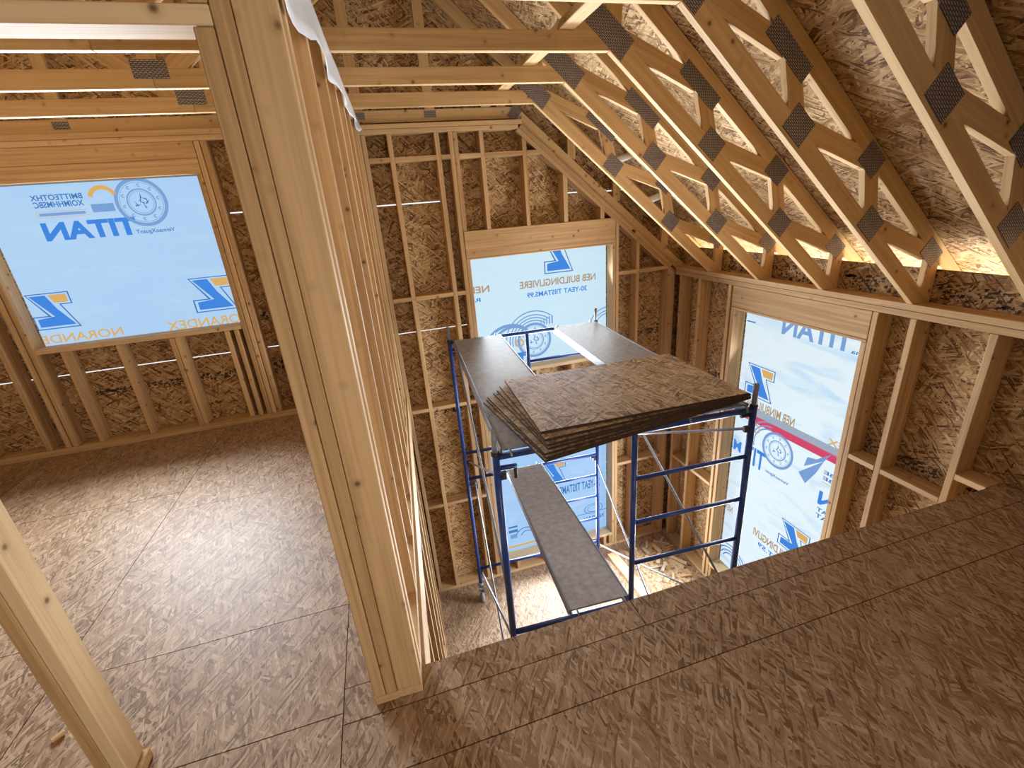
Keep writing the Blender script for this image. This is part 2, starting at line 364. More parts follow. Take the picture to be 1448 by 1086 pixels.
rsheet(2.243, 3.447, ZG - .05, -2.32); rsheet(2.243, 3.447, .64, 1.128)
def stamp(parent, o, A, N, w, h, seed):
    """A band of dark mill printing on the sheathing, worn to blotches."""
    q = random.Random(seed); polys = []
    for _ in range(int(w / .0065)):
        a, b = q.uniform(0, w), q.uniform(0, h); x, y = q.uniform(.004, .016), q.uniform(.003, .011); r = q.uniform(-.5, .5)
        polys.append([(a - x, b - y), (a + x * .8, b - y * .7 + r * y), (a + x, b + y), (a - x * .6, b + y * .8 + r * y)])
    vs = []; fs = []
    for p in polys: fs.append(tuple(range(len(vs), len(vs) + 4))); vs += [(a, b, 0) for a, b in p]
    m = Matrix((Vector(A), V(0, 0, 1), Vector(A).cross(V(0, 0, 1)))).transposed().to_4x4(); m.translation = Vector(o) + Vector(N) * .0008
    link('printed_stamp', mesh('printed_stamp', vs, fs), M['stamp'], parent, m)
for k, (x0, x1, z) in enumerate(((-2.49, -2.17, .41), (-2.11, -1.78, .415), (-1.69, -1.37, .42), (-1.08, -.98, .43), (-1.08, -.98, .90), (2.64, 2.96, .185), (.30, .62, -.33), (.69, .75, -.33), (2.64, 2.96, -1.1), (-2.87, -2.79, .41))):
    stamp(wb, (x0, YS, z), (1, 0, 0), (0, -1, 0), x1 - x0, .065, k)
for k, (y0, y1, z) in enumerate(((1.585, 1.925, -.17), (1.985, 2.155, -.17), (1.2, 1.53, -.17), (3.56, 3.93, -.17))):
    stamp(wr, (XR + DEP, y1, z), (0, -1, 0), (-1, 0, 0), y1 - y0, .07, 20 + k)
for k, y in enumerate((1.45, 2.06, 2.67, 3.28)):
    stamp(wr, (XR + DEP, y + .5, .945), (0, -1, 0), (-1, 0, 0), .5, .10, 40 + k)
# ------------------------------------------------------------------ left, rear walls (outside the frame; close the house)
wl = struct('wall_left', 'strand board side wall of the left room', 'wall')
sheet('sheathing_sheet', (-5.12, -2.2, ZG), (0, 1, 0), (0, 0, 1), YS + 2.2, 4.0, .011, wl, 'osb_wall')
wq = struct('wall_rear', 'strand board wall behind the viewpoint with an added opening for the fill lamp', 'wall')  # unseen; its opening is added to match the rear fill lamp
for x0, x1, z0, z1 in ((-5.1, .45, ZG, 2.2), (.45, 1.95, ZG, .60), (.45, 1.95, 1.80, 2.2), (1.95, 3.2, ZG, 2.2), (-5.1, 2.2, 2.2, 4.8)):
    sheet('sheathing_sheet', (x1, -2.2, z0), (-1, 0, 0), (0, 0, 1), x1 - x0, z1 - z0, .011, wq, 'osb_wall')
# ------------------------------------------------------------------ partition between left room and great room
wp = struct('wall_partition', 'open stud partition wall between left room and double height great room', 'wall')
tx = lambda y: PX(y) - .0455
pdir = V(.047, 1, 0).normalized(); pw = V(1, -.047, 0).normalized()
board('bottom_plate', (tx(1.272), 1.272, .02), (tx(YB - .01), YB - .01, .02), pw, .089, .038, wp)
board('top_plate', (tx(1.20), 1.20, 2.329), (tx(YB - .003), YB - .003, 2.329), pw, .089, .037, wp)
board('top_plate', (tx(1.20), 1.20, 2.367), (tx(YB - .003), YB - .003, 2.367), pw, .089, .037, wp)
def pstud(y, z0=.040, z1=2.309, name='stud', dx=0, mat='wood'):
    board(name, (tx(y) + dx, y, z0), (tx(y) + dx, y, z1), pw, .089, T, wp, mat)
pstud(1.292, name='end_stud'); pstud(1.375)
y = 1.75
while y < YB - .03:
    pstud(y); y += .4064
pstud(YB - .05)
# lower storey of the same wall
for y in [1.6 + .4064 * k for k in range(7)]: board('stud', (tx(y), y, ZP), (tx(y), y, -.30), pw, .085, T, wp)
board('bottom_plate', (tx(1.4), 1.4, ZG + .02), (tx(YB), YB - .003, ZG + .02), pw, .089, .038, wp)
board('top_plate', (tx(YE + .01), YE + .01, -.285), (tx(YB), YB - .003, -.285), pw, .085, .028, wp)
# ------------------------------------------------------------------ doorway wall on the near side
wd = struct('wall_front', 'short stud wall with an open doorway between loft and left room', 'wall')
YN = 1.272
def dbox(x0, x1, z0, z1, name, along='z', mat='wood'): return box(name, (x0, YN, z0), (x1, YN + .089, z1), wd, mat, along)
dbox(-.282, -.243, .040, 2.068, 'jack_stud'); dbox(-.2405, -.2015, .040, 2.311, 'king_stud')
dbox(-.284, -.198, .001, .038, 'bottom_plate', 'x')
dbox(-1.053, -.2425, 2.070, 2.107, 'header', 'x', 'wood_pale')
dbox(-1.090, -1.0525, .040, 2.068, 'jack_stud', mat='wood_pale'); dbox(-1.129, -1.092, .040, 2.311, 'king_stud')
dbox(-2.8, -1.035, .001, .038, 'bottom_plate', 'x')
for x in (-1.47, -1.88, -2.28): dbox(x - .019, x + .019, .040, 2.311, 'stud')
for x in (-.505, -.262): dbox(x - .019, x + .019, 2.109, 2.311, 'cripple_stud')
dbox(-2.8, -.20, 2.313, 2.350, 'top_plate', 'x')
# ------------------------------------------------------------------ roof
ce = struct('ceiling', 'underside of the roof sheathing, strand board above the trusses', 'ceiling')
k = math.sqrt(1 + .85 ** 2)
def roof(side):
    u = V(1, 0, -.85) if side > 0 else V(-1, 0, -.85)
    tot = (3.72 - RX) * k
    rows = [0, 1.0, 2.22, 3.44, 4.66, tot]
    for a, b in zip(rows, rows[1:]):
        for y0, y1 in ((-2.3, .9), (.9, 2.9), (2.9, 4.85)):
            o = V(RX, y0, RZ) + u.normalized() * a
            if side > 0: sheet('roof_sheet', o + V(0, y1 - y0, 0), u, (0, -1, 0), b - a - .002, y1 - y0 - .002, .013, ce, 'osb_roof')
            else: sheet('roof_sheet', o, u, (0, 1, 0), b - a - .002, y1 - y0 - .002, .013, ce, 'osb_roof')
roof(1); roof(-1)
# sheet thickness must lie above the underside: local -Z points up for both slopes

# ------------------------------------------------------------------ trusses
BC = lambda x: .934 + .0 - .8475 * (x - 3.06) + .0      # lower edge of the sloping bottom chord
def chordpoly(x0, x1, lowf, th): return [(x0, lowf(x0)), (x1, lowf(x1)), (x1, lowf(x1) + th), (x0, lowf(x0) + th)]
XT, ZT = 1.349, 2.389
TVH = .116                                               # vertical thickness of a sloping 2x4
def truss(y, label, gable=False):
    """One tray (vaulted) truss, front face at y."""
    r = empty('roof_truss', (RX, y, 2.389)); tag(r, label, 'roof truss', 'vaulted roof trusses')
    y0, y1 = y, y + T
    low = lambda x: ZT - .8505 * (x - XT)
    top = lambda x: ROOF(x) - .004
    for s in (1, -1):
        mx = (lambda x: x) if s > 0 else (lambda x: 2 * RX - x)
        def pp(name, poly, a=0, gr=(1, 0), bev=.002, mat='truss'):
            poly = [(mx(x), z) for x, z in poly]
            return prism(name, poly, 'y', y0 + a, y1 - a, r, mat, (gr[0] * s, gr[1]), bev=bev)
        pp('ceiling_chord', [(RX + .001, ZT), (XT, ZT), (XT + .042, ZT + .089), (RX + .001, ZT + .089)])
        xe = 3.06 if not gable else 3.10
        pp('sloping_chord', [(XT + .001, ZT - .001), (xe, low(xe)), (xe + .10, low(xe)), (xe + .10, low(xe) + .045), (xe, low(xe) + TVH), (XT + .043, ZT + .089)], gr=(1, -.85))
        pp('top_chord', [(RX + .001, top(RX) - TVH), (3.55, top(3.55) - TVH), (3.55, top(3.55)), (RX + .001, top(RX))], gr=(1, -.85))
        if gable:
            for x in (.05, .63, 1.25, 1.9, 2.37, 2.93):
                zl = (ZT + .089 if x < XT else low(x) + TVH)
                bw = .04
                pp('gable_stud', [(x - bw, zl + .001), (x + bw, zl + .001), (x + bw, top(x) - TVH - .035), (x - bw, top(x) - TVH)], .001, (0, 1))
            if s > 0: pp('gable_stud', [(RX - .04, ZT + .09), (RX + .04, ZT + .09), (RX + .04, top(RX) - TVH - .03), (RX - .04, top(RX) - TVH - .03)], .001, (0, 1))
            pls = [((.05, 2.44), 0, .1, .05), ((.63, 2.44), 0, .1, .05), ((1.37, 2.43), -.7, .09, .12)]
        else:
            pls = [((XT - .005, ZT + .092), -.705, .285, .12), ((1.915, 2.225), -.705, .30, .085), ((2.018, 1.925), -.705, .15, .125),
                   ((2.515, 1.755), -.705, .15, .12), ((2.59, 1.437), -.705, .15, .125), ((3.105, 1.235), -.705, .15, .11)]
            if s > 0: pls.append(((RX, ZT + .085), 0, .165, .085))
            def web(a, b, w=.089):
                a, b = Vector((a[0], a[1])), Vector((b[0], b[1])); d = (b - a).normalized(); q = Vector((-d.y, d.x)) * w / 2
                pp('web', [tuple(a + q), tuple(a - q), tuple(b - q), tuple(b + q)], .0012, tuple(d), .002)
            web((1.365, 2.44), (1.40, 2.78)); web((RX + .05, 2.44), (.5, 3.50))
            web((1.43, 2.44), (1.90, 2.235)); web((1.93, 2.24), (2.012, 1.94)); web((2.02, 1.93), (2.50, 1.75))
            web((2.52, 1.745), (2.592, 1.45)); web((2.60, 1.435), (3.09, 1.235))
            pp('web', [(3.10, low(3.10) + .02), (3.19, low(3.06)), (3.19, 1.18), (3.10, 1.25)], .0012, (0, 1))
            if s > 0: web((RX, 2.45), (RX, 4.6))
        for (px, pz), ang, w, h in pls:
            d = V(math.cos(ang) * s, 0, math.sin(ang)); up = V(0, -1, 0)
            m = Matrix((d, up.cross(d), up)).transposed().to_4x4(); m.translation = V(mx(px), y0 - .0012, pz)
            vs = [(a * w / 2, b * h / 2, c) for c in (-.001, .001) for a, b in ((-1, -1), (1, -1), (1, 1), (-1, 1))]
            link('connector_plate', mesh('connector_plate', vs, BOX_F), M['plate'], r, m)
    return r
Y0 = 3.8267 - .019
TL = ['roof truss right above the loft edge, largest of the open trusses',
      'second roof truss from the loft edge, footed over the side window header',
      'third roof truss from the loft edge, middle of the five open trusses',
      'fourth roof truss from the loft edge, second from the gable',
      'fifth roof truss from the loft edge, standing next to the gable truss']
for i in range(5): truss(Y0 - .61 * (4 - i), TL[i])
truss(YB + .03, 'studded gable truss standing on the back wall plates', True)
# ------------------------------------------------------------------ windows: house wrap stretched over the openings
def flat_mesh(polys):
    vs, fs = [], []
    for p in polys: fs.append(tuple(range(len(vs), len(vs) + len(p)))); vs += [(a, b, 0) for a, b in p]
    return vs, fs
class Film:
    """Film plane: a runs to the right as seen from inside, b is height; prints sit 1.5 mm in front."""
    def __init__(s, n, o, A, N, rects, label):
        s.A, s.N, s.o = Vector(A), Vector(N), Vector(o)
        s.root = struct('window_%d' % n, label, 'window'); s.film = None
        for (a0, a1, b0, b1, mat) in rects:
            f = s.put('house_wrap', [[(a0, b0), (a1, b0), (a1, b1), (a0, b1)]], mat, 0, s.root)
            s.film = s.film or f
    def mw(s, off):
        m = Matrix((s.A, V(0, 0, 1), s.A.cross(V(0, 0, 1)))).transposed().to_4x4(); m.translation = s.o + s.N * off; return m
    def put(s, name, polys, mat, lvl=1, parent=None):
        vs, fs = flat_mesh(polys); me = mesh(name, vs, fs)
        return link(name, me, M[mat], parent or s.film, s.mw(.0008 * lvl))
    def ring(s, c, r0, r1, mat, name='printed_ring', lvl=1, a0=0, a1=2 * PI, ry=1.0, k=40):
        P = lambda r, t: (c[0] + r * math.cos(t), c[1] + r * ry * math.sin(t))
        ts = [a0 + (a1 - a0) * i / k for i in range(k + 1)]
        return s.put(name, [[P(r0, t), P(r1, t), P(r1, u), P(r0, u)] for t, u in zip(ts, ts[1:])], mat, lvl)
    def text(s, body, aR, aL, b0, b1, mat, bold=.0, lvl=1, name='printed_lettering', rot=0, skew=0):
        """Lettering read from outside, so mirrored from inside: starts at aR and runs to aL."""
        cu = bpy.data.curves.new('lettering', 'FONT'); cu.body = body; cu.offset = bold; cu.fill_mode = 'FRONT'; cu.resolution_u = 3
        t = bpy.data.objects.new('lettering', cu); C.objects.link(t)
        dg = bpy.context.evaluated_depsgraph_get(); me = bpy.data.meshes.new_from_object(t.evaluated_get(dg))
        bpy.data.objects.remove(t); bpy.data.curves.remove(cu)
        xs = [v.co.x for v in me.vertices]; ys = [v.co.y for v in me.vertices]
        x0, x1, y0, y1 = min(xs), max(xs), min(ys), max(ys)
        for v in me.vertices:
            f, g = (v.co.x - x0) / (x1 - x0), (v.co.y - y0) / (y1 - y0)
            v.co = (aR + (aL - aR) * f, b0 + (b1 - b0) * g + skew * f, 0)
        me.name = name; me.materials.clear()
        return link(name, me, M[mat], s.film, s.mw(.0008 * lvl))
    def logo(s, a0, a1, b0, b1):
        """Slanted two-tone letter mark with an outline."""
        P = lambda pts: [(a0 + (a1 - a0) * x, b1 - (b1 - b0) * y) for x, y in pts]
        out = [(.03, 0), (1, 0), (1, .34), (.74, .34), (1.0, 1), (0, 1), (0, .62), (.36, .62)]
        inn = [(.07, .025), (.97, .025), (.97, .315), (.70, .315), (.955, .97), (.035, .97), (.035, .65), (.43, .65)]
        tri = lambda q, i: [q[j] for j in i]
        fan = [(0, 1, 2, 3), (0, 3, 7), (3, 4, 7), (7, 4, 5, 6)]
        s.put('printed_mark_outline', [P(tri(out, f)) for f in fan], 'ink_line', 1)
        s.put('printed_mark_margin', [P(tri(inn, f)) for f in fan], s.bg, 2)
        s.put('printed_mark', [P([(.12, .06), (.47, .06), (.62, .45), (.50, .65)]), P([(.62, .45), (.90, .92), (.52, .92), (.50, .65)]), P([(.50, .65), (.52, .92), (.10, .92), (.10, .70)])], 'ink_blue', 3)
        s.put('printed_mark_accent', [P([(.53, .06), (.93, .06), (.93, .28), (.62, .28)])], 'ink_orange', 3)
    def wheel(s, c, r):
        s.ring(c, r * .86, r, 'ink_pale'); s.ring(c, r * .80, r * .82, 'ink_pale'); s.ring(c, r * .50, r * .56, 'ink_pale'); s.ring(c, r * .44, r * .46, 'ink_pale')
        for k in range(10):
            t = 2 * PI * k / 10 + .2; q = (c[0] + r * .69 * math.cos(t), c[1] + r * .69 * math.sin(t)); h = r * .07
            s.ring(q, h * .45, h, 'ink_pale', 'printed_dot', 1, .6, 5.6, k=8)
        polys = []
        rr = random.Random(3)
        for k in range(9):
            t = rr.uniform(0, 6.28); d = rr.uniform(0, .3) * r; x, z = c[0] + d * math.cos(t), c[1] + d * math.sin(t); u = rr.uniform(0, 3.1); L = r * .13; w = r * .03
            polys.append([(x - L * math.cos(u) + w * math.sin(u), z - L * math.sin(u) - w * math.cos(u)), (x + L * math.cos(u), z + L * math.sin(u)), (x - L * math.cos(u) - w * math.sin(u), z - L * math.sin(u) + w * math.cos(u))])
        s.put('printed_hub', polys, 'ink_line')
    def bar(s, a0, a1, b0, b1, mat, name='printed_bar', lvl=1, tilt=0): return s.put(name, [[(a0, b0), (a1, b0 + tilt), (a1, b1 + tilt), (a0, b1)]], mat, lvl)
    def arc_hand(s, c, r, t0, t1, w, mat='ink_pale'): return s.ring(c, r - w, r, mat, 'printed_arc', 1, t0, t1, k=14)
# window 1: left room
w1 = Film(1, (0, YB + .154, 0), (1, 0, 0), (0, -1, 0), [(-2.76, -1.16, .85, 2.13, 'film_left')], 'left room window opening covered with blue printed house wrap'); w1.bg = 'film_left'
w1.text('TITAN', -1.775, -2.395, 1.69, 1.822, 'ink_blue', .042)
w1.wheel((-1.690, 1.922), .178)
w1.text('BMITTEOTHX', -2.062, -2.39, 1.976, 2.015, 'ink_line', .02); w1.text('XOIMHHMSBC', -2.068, -2.385, 1.926, 1.968, 'ink_line', .02)
w1.bar(-2.39, -2.06, 1.857, 1.860, 'ink_orange'); w1.bar(-2.39, -2.06, 1.897, 1.900, 'ink_orange'); w1.bar(-2.39, -2.387, 1.86, 1.897, 'ink_orange'); w1.bar(-2.375, -2.08, 1.868, 1.888, 'ink_pale')
w1.text('VennaoXguanT', -1.525, -1.795, 1.685, 1.724, 'ink_line', .015)
w1.arc_hand((-1.93, 1.96), .10, .3, 2.9, .03, 'ink_orange'); w1.bar(-2.03, -1.88, 1.872, 1.93, 'ink_pale')
w1.logo(-1.565, -1.235, 1.022, 1.312); w1.text('NORANDEX', -1.16, -1.812, .900, .978, 'ink_orange', .012)
w1.logo(-2.70, -2.40, 1.030, 1.314); w1.text('NORANDEX', -2.14, -2.80, .916, .986, 'ink_orange', .012)
# window 2: tall window in the back wall
w2 = Film(2, (0, YB + .154, 0), (1, 0, 0), (0, -1, 0), [(.79, 2.36, 0.0, 1.30, 'film_mid'), (.79, 2.36, -2.45, -.70, 'film_low')], 'two stacked back wall window openings covered with pale printed house wrap'); w2.bg = 'film_mid'
w2.logo(1.618, 1.937, .995, 1.33); w2.text('NEB BUILDINGLIVIERE', 2.19, 1.345, .875, .948, 'ink_rust', .022); w2.text('30-YEAT TIISTAMS.99', 2.088, 1.418, .775, .828, 'ink_blue', .022)
w2.text('NEBE', 1.026, .76, .888, .955, 'ink_rust', .022); w2.text('REJN', .925, .72, .788, .84, 'ink_blue', .022)
w2.wheel((1.468, .318), .19)
for q in (.22, .25, .28, .32): w2.arc_hand((1.468, .318), q, .9, 3.3, .012)
w2.arc_hand((1.20, .22), .31, 1.0, 2.5, .03); w2.arc_hand((1.24, .25), .26, .9, 2.6, .03); w2.bar(1.25, 1.37, .16, .205, 'ink_blue'); w2.bar(1.29, 1.33, .06, .16, 'ink_blue')
for k in range(5): w2.bar(1.55 + .03 * k, 1.558 + .032 * k, .47, .53 + .008 * k, 'ink_pale', tilt=.0)
w2.ring((1.30, .31), .03, .05, 'ink_orange', k=12); w2.bar(1.45, 1.75, .098, .106, 'ink_pale')
for q in (.16, .19, .23): w2.arc_hand((2.33, .34), q, 1.6, 3.6, .012)
w2.bg = 'film_low'
w2.logo(1.46, 1.77, -1.545, -1.21)
w2.text('30-YEAT TIISTAMS', 2.22, 1.68, -1.72, -1.60, 'ink_line', .02)
w2.ring((2.13, -2.04), .12, .13, 'ink_line', ry=.6); w2.ring((2.13, -2.04), .08, .088, 'ink_line', ry=.6); w2.text('NORAN', 2.27, 1.99, -2.215, -2.15, 'ink_line', .02); w2.bar(1.9, 2.31, -2.10, -2.092, 'ink_line')
w2.bar(.985, 1.10, -2.03, -2.005, 'ink_line'); w2.bar(.985, 1.10, -2.10, -2.06, 'ink_line'); w2.bar(1.0, 1.09, -2.19, -2.13, 'ink_pale'); w2.arc_hand((1.20, -2.20), .14, .4, 2.8, .012, 'ink_line'); w2.arc_hand((1.22, -2.20), .09, .4, 2.8, .012, 'ink_line')
w2.bar(.96, 1.40, -2.33, -2.30, 'ink_orange')
# window 3: tall window in the right wall, a = -Y
w3 = Film(3, (XR + .154, 0, 0), (0, -1, 0), (-1, 0, 0), [(-3.50, -2.19, -2.40, .69, 'film_right')], 'tall side window opening covered with wrinkled printed house wrap and pink tape'); w3.bg = 'film_right'
w3.text('TITAN', -2.41, -3.04, .478, .64, 'ink_pale', .028); w3.text('Venna', -2.20, -2.41, .478, .51, 'ink_line', .015); w3.bar(-3.44, -3.335, .505, .517, 'ink_line')
w3.logo(-3.375, -3.04, -.19, .125); w3.text('NEB MINBUILDING', -2.775, -3.36, -.305, -.215, 'ink_rust', .02); w3.text('NEX', -2.22, -2.452, -.300, -.240, 'ink_orange', .015)
w3.bar(-3.5, -2.19, -.372, -.300, 'tape_grey', 'seam_lap'); w3.bar(-3.5, -2.19, -.452, -.378, 'tape', 'seam_tape', tilt=.02)
w3.wheel((-2.905, -.60), .175)
for q in (.20, .23, .27): w3.arc_hand((-2.99, -.63), q, 1.6, 3.4, .014)
w3.ring((-3.17, -.50), .03, .045, 'ink_orange', k=12)
w3.text('TIT', -3.02, -3.28, -.90, -.70, 'ink_blue', .025); w3.text('M.', -3.33, -3.47, -.85, -.73, 'ink_blue', .025); w3.text('VennaoXguan', -2.735, -3.0, -.885, -.845, 'ink_line', .015)
w3.put('printed_wing', [[(-2.66, -.68), (-2.50, -.60), (-2.45, -.46)], [(-2.62, -.60), (-2.45, -.46), (-2.60, -.50)], [(-2.66, -.68), (-2.58, -.75), (-2.50, -.60)], [(-2.52, -.48), (-2.40, -.37), (-2.45, -.46)]], 'ink_pale')
for b in (-.53, -.585): w3.text('SMBE', -2.20, -2.435, b - .035, b, 'ink_line', .02)
w3.bar(-2.44, -2.2, -.645, -.64, 'ink_orange'); w3.text('TITAN', -1.8, -2.44, -.86, -.73, 'ink_blue', .028); w3.text('EBMAT', -2.2, -2.435, -.93, -.89, 'ink_line', .02); w3.text('SBEAT', -2.2, -2.435, -.99, -.95, 'ink_line', .02)
w3.logo(-2.755, -2.435, -1.52, -1.225); w3.text('NEB BUILDINGLIVI', -2.42, -3.04, -1.645, -1.555, 'ink_rust', .022); w3.text('30-YEAT.59', -2.45, -2.965, -1.735, -1.68, 'ink_blue', .022)
w3.text('NEX', -3.345, -3.46, -1.61, -1.53, 'ink_rust', .02)
for q in (.12, .16, .20, .24): w3.arc_hand((-3.30, -2.25), q, .3, 2.8, .012, 'ink_line')
for q in (.10, .14): w3.arc_hand((-3.02, -2.25), q, .3, 2.8, .012, 'ink_line')

# ------------------------------------------------------------------ scaffold
SA = -math.atan2(.12, 2.19); SO = V(.39, 1.93, 0)
def sempty(name): 
    return empty(name, SO, SA)
sc = sempty('scaffold_tower'); tag(sc, 'blue steel rolling scaffold tower with silver cross braces standing in the great room', 'scaffold')
VF, UW, UM = 2.193, 1.45, .743
R = .0195
for v in (0, VF):
    for ztop, zbot, rungs in ((.535, -.640, (.243, -.047, -.338)), (-.945, -2.14, (-1.21, -1.49, -1.80))):
        for u in (0, UW):
            p = tube('upright', [(u, v, zbot - (.015 if ztop > 0 else .20)), (u, v, ztop + .02 if ztop > 0 else zbot + 1.479)], R, sc, 'blue', 14)
        tube('top_bar', [(R, v, ztop), (UW - R, v, ztop)], .0175, sc, 'blue', 12)
        tube('bottom_bar', [(R, v, zbot), (UW - R, v, zbot)], .0165, sc, 'blue', 12)
        tube('middle_upright', [(UM, v, zbot + .012), (UM, v, ztop - .012)], .0165, sc, 'blue', 12)
        for z in rungs: tube('rung', [(UM + .012, v, z), (UW - R + .005, v, z)], .0125, sc, 'blue', 10)
        tube('short_bar', [(R - .005, v, ztop - .066), (.10, v, ztop - .066)], .013, sc, 'blue', 10)
        tube('short_bar', [(.095, v, ztop - .060), (.095, v, ztop - .135)], .010, sc, 'steel_dark', 10)
        tube('short_bar', [(UW - .075, v, ztop - .03), (UW - R, v, ztop - .03)], .010, sc, 'steel_dark', 10)
    for u in (0, UW):
        s_ = 1 if u == 0 else -1
        tube('coupling_pin', [(u, v, .55), (u, v, .685)], .0145, sc, 'zinc', 12)
        tube('coupling_collar', [(u, v, .545), (u, v, .562)], .0215, sc, 'steel_dark', 12)
        for z in (.42, -.75, -1.0, -2.2):
            lbox('brace_lock', (u + s_ * .032, v, z), (.03, .022, .035), sc, 'steel_dark', 0, .003)
        # caster
        c = tube('caster', [(u, v, -2.345), (u, v, -2.40)], .028, sc, 'zinc', 12)
        for q in (-.024, .024): lbox('fork_plate', (u + q, v - .03, -2.435), (.006, .07, .12), c, 'zinc', 0, .001)
        wv = []
        wheel = tube('wheel', [(u - .018, v - .045, -2.502), (u + .018, v - .045, -2.502)], .066, c, 'rubber', 20)
for name, a, b in (('cross_brace', (.06, VF, .45), (-.005, .0, -.33)), ('cross_brace', (.04, VF, -.75), (.02, .0, .42)),
                   ('cross_brace', (.075, VF, -1.0), (.0, .0, -1.95)), ('cross_brace', (.03, VF, -2.2), (.0, .0, -.70)),
                   ('cross_brace', (UW + .03, VF, .25), (UW + .02, .0, -.86)), ('cross_brace', (UW, VF, -.72), (UW - .01, .0, .42)),
                   ('cross_brace', (UW, VF, -1.05), (UW, .0, -2.45)), ('cross_brace', (UW + .02, VF, -2.2), (UW + .03, .0, -.92))):
    tube(name, [a, b], .0085, sc, 'zinc', 8)
tube('hanging_hook', [(1.0, 1.0, .50), (1.0, 1.0, .2), (1.02, 1.0, .185), (1.04, 1.0, .2), (1.04, 1.0, .26)], .006, sc, 'zinc', 6) if False else None
def plank(label, u0, u1, v0, v1, z0, z1, mat, du=0.0):
    """Walk board: plywood deck between two aluminium side rails with hooks at both ends; z0 at near end, z1 at far end."""
    r = sempty('scaffold_plank'); tag(r, label, 'scaffold plank', 'scaffold walk boards')
    L = v1 - v0; A = lambda t, u, dz=0: V(u + du * t, v0 + L * t, z0 + (z1 - z0) * t + dz)
    def bar(name, ua, ub, ta, tb, dz0, dz1, m, bev=.003):
        vs = [A(t, u, dz) for t in (ta, tb) for u, dz in ((ua, dz0), (ub, dz0), (ub, dz1), (ua, dz1))]
        me = bevel(mesh(name, vs, BOX_F), bev)
        o = link(name, me, M[m], r); o.matrix_parent_inverse = Matrix.Identity(4); return o
    bar('deck', u0 + .014, u1 - .014, .012, .988, -.014, 0, mat, .001)
    for a, b in ((u0, u0 + .014), (u1 - .014, u1)): bar('side_rail', a, b, .01, .99, -.058, .004, 'alu')
    for a, b in ((u0 + .0, u0 + .03), (u1 - .03, u1)): bar('rail_flange', a, b, .012, .988, -.060, -.054, 'alu', .001)
    for t, d in ((0.0, 1), (1.0, -1)):
        for u in (u0 + .045, u1 - .045):
            pts = [A(t, u, -.02) + V(0, d * .045, 0), A(t, u, .004) + V(0, d * .01, 0), A(t, u, .004) + V(0, -d * .016, 0), A(t, u, -.022) + V(0, -d * .027, 0)]
            tube('hook', pts, .006, r, 'zinc', 8)
    return r
plank('grey scaffold walk board on the left side of the scaffold top', .030, .482, 0, VF, .560, .560, 'deck')
plank('grey scaffold walk board on the right side of the scaffold top', 1.005, 1.438, 0, VF, .560, .560, 'deck')
plank('pale worn scaffold walk board sloping down inside the tower at mid height', .352, .742, .0, VF, -.605, -.912, 'deck_light', .065)
# ------------------------------------------------------------------ stack of strand board offcuts on the scaffold
N = 7
ORD = ['lowest sheet of the fanned strand board stack on the scaffold', 'second sheet from the bottom of the fanned board stack on the scaffold',
       'third sheet from the bottom of the fanned board stack on the scaffold', 'middle sheet of the fanned strand board stack on the scaffold',
       'third sheet from the top of the fanned board stack on the scaffold', 'second sheet from the top of the fanned board stack on the scaffold',
       'topmost strand board sheet of the stack on the scaffold, flakes in full view']
rr_ = random.Random(4)
angs = [11.0, 10.3, 9.4, 8.3, 6.5, 4.6, .9]
for i in range(N):
    f = i / (N - 1); t = .0120
    th = math.radians(angs[i]); piv = V(1.48 - .13 * f, .064 - .125 * f, 0); a, b = 1.30 - .17 * f, .794 - .05 * f
    e1 = V(math.cos(th), math.sin(th), 0); e2 = V(-math.sin(th), math.cos(th), 0)
    z = .5730 + i * (t + .0035); piv += V(rr_.uniform(-.012, .012), rr_.uniform(-.012, .012), 0)
    c = piv - e1 * a
    m4 = Matrix.Translation(SO) @ Matrix.Rotation(SA, 4, 'Z')
    m = Matrix((e1, e2, V(0, 0, 1))).transposed().to_4x4(); m.translation = c + V(0, 0, z)
    vs = [(x * a, y * b, q) for q in (0, t) for x, y in ((0, 0), (1, 0), (1, 1), (0, 1))]
    me = mesh('osb_sheet', vs, BOX_F); me.materials.append(M['osb_sheet']); me.materials.append(M['osb_edge_shaded'])
    for p in me.polygons:
        if abs(p.normal.z) < .5: p.material_index = 1
    o = link('strand_board_sheet', me, None, None, m4 @ m); tag(o, ORD[i], 'board', 'strand board sheets stacked on the scaffold')
# ------------------------------------------------------------------ plastic strip over the partition's top plate
def poly_strip():
    vs, fs = [], []; rows = 9; cols = 46; rr = random.Random(5)
    for i in range(cols + 1):
        y = 1.25 + (YB - .08 - 1.25) * i / cols; dep = .27 - .17 * i / cols + rr.uniform(-.005, .005) + .012 * math.sin(i * .7)
        for j in range(rows + 1):
            t = j / rows
            if t < .3: q = t / .3; x = PX(y) - .06 + .064 * q; z = 2.3873
            else: q = (t - .3) / .7; x = PX(y) + .006 + .018 * q * (1 + .8 * math.sin(i * .55 + j * .4)) ; z = 2.3865 - dep * q
            vs.append((x, y, z))
    for i in range(cols):
        for j in range(rows): a = i * (rows + 1) + j; fs.append((a, a + rows + 1, a + rows + 2, a + 1))
    me = mesh('plastic_strip', vs, fs)
    for p in me.polygons: p.use_smooth = True
    o = link('plastic_strip', me, M['poly']); s = o.modifiers.new('thick', 'SOLIDIFY'); s.thickness = .001
    tag(o, 'crumpled white plastic strip draped over the top plate of the partition', 'plastic sheet')
poly_strip()
for a, b, lab in (((2.13, 4.10, 1.955), (2.43, 4.10, 2.045), 'upper white plastic pipe stub through the roof beside the gable truss'),
                  ((2.50, 4.10, 1.610), (2.80, 4.10, 1.695), 'lower white plastic pipe stub through the roof beside the gable truss')):
    tag(tube('plastic_pipe', [a, b], .032, None, 'poly', 16), lab, 'pipe')
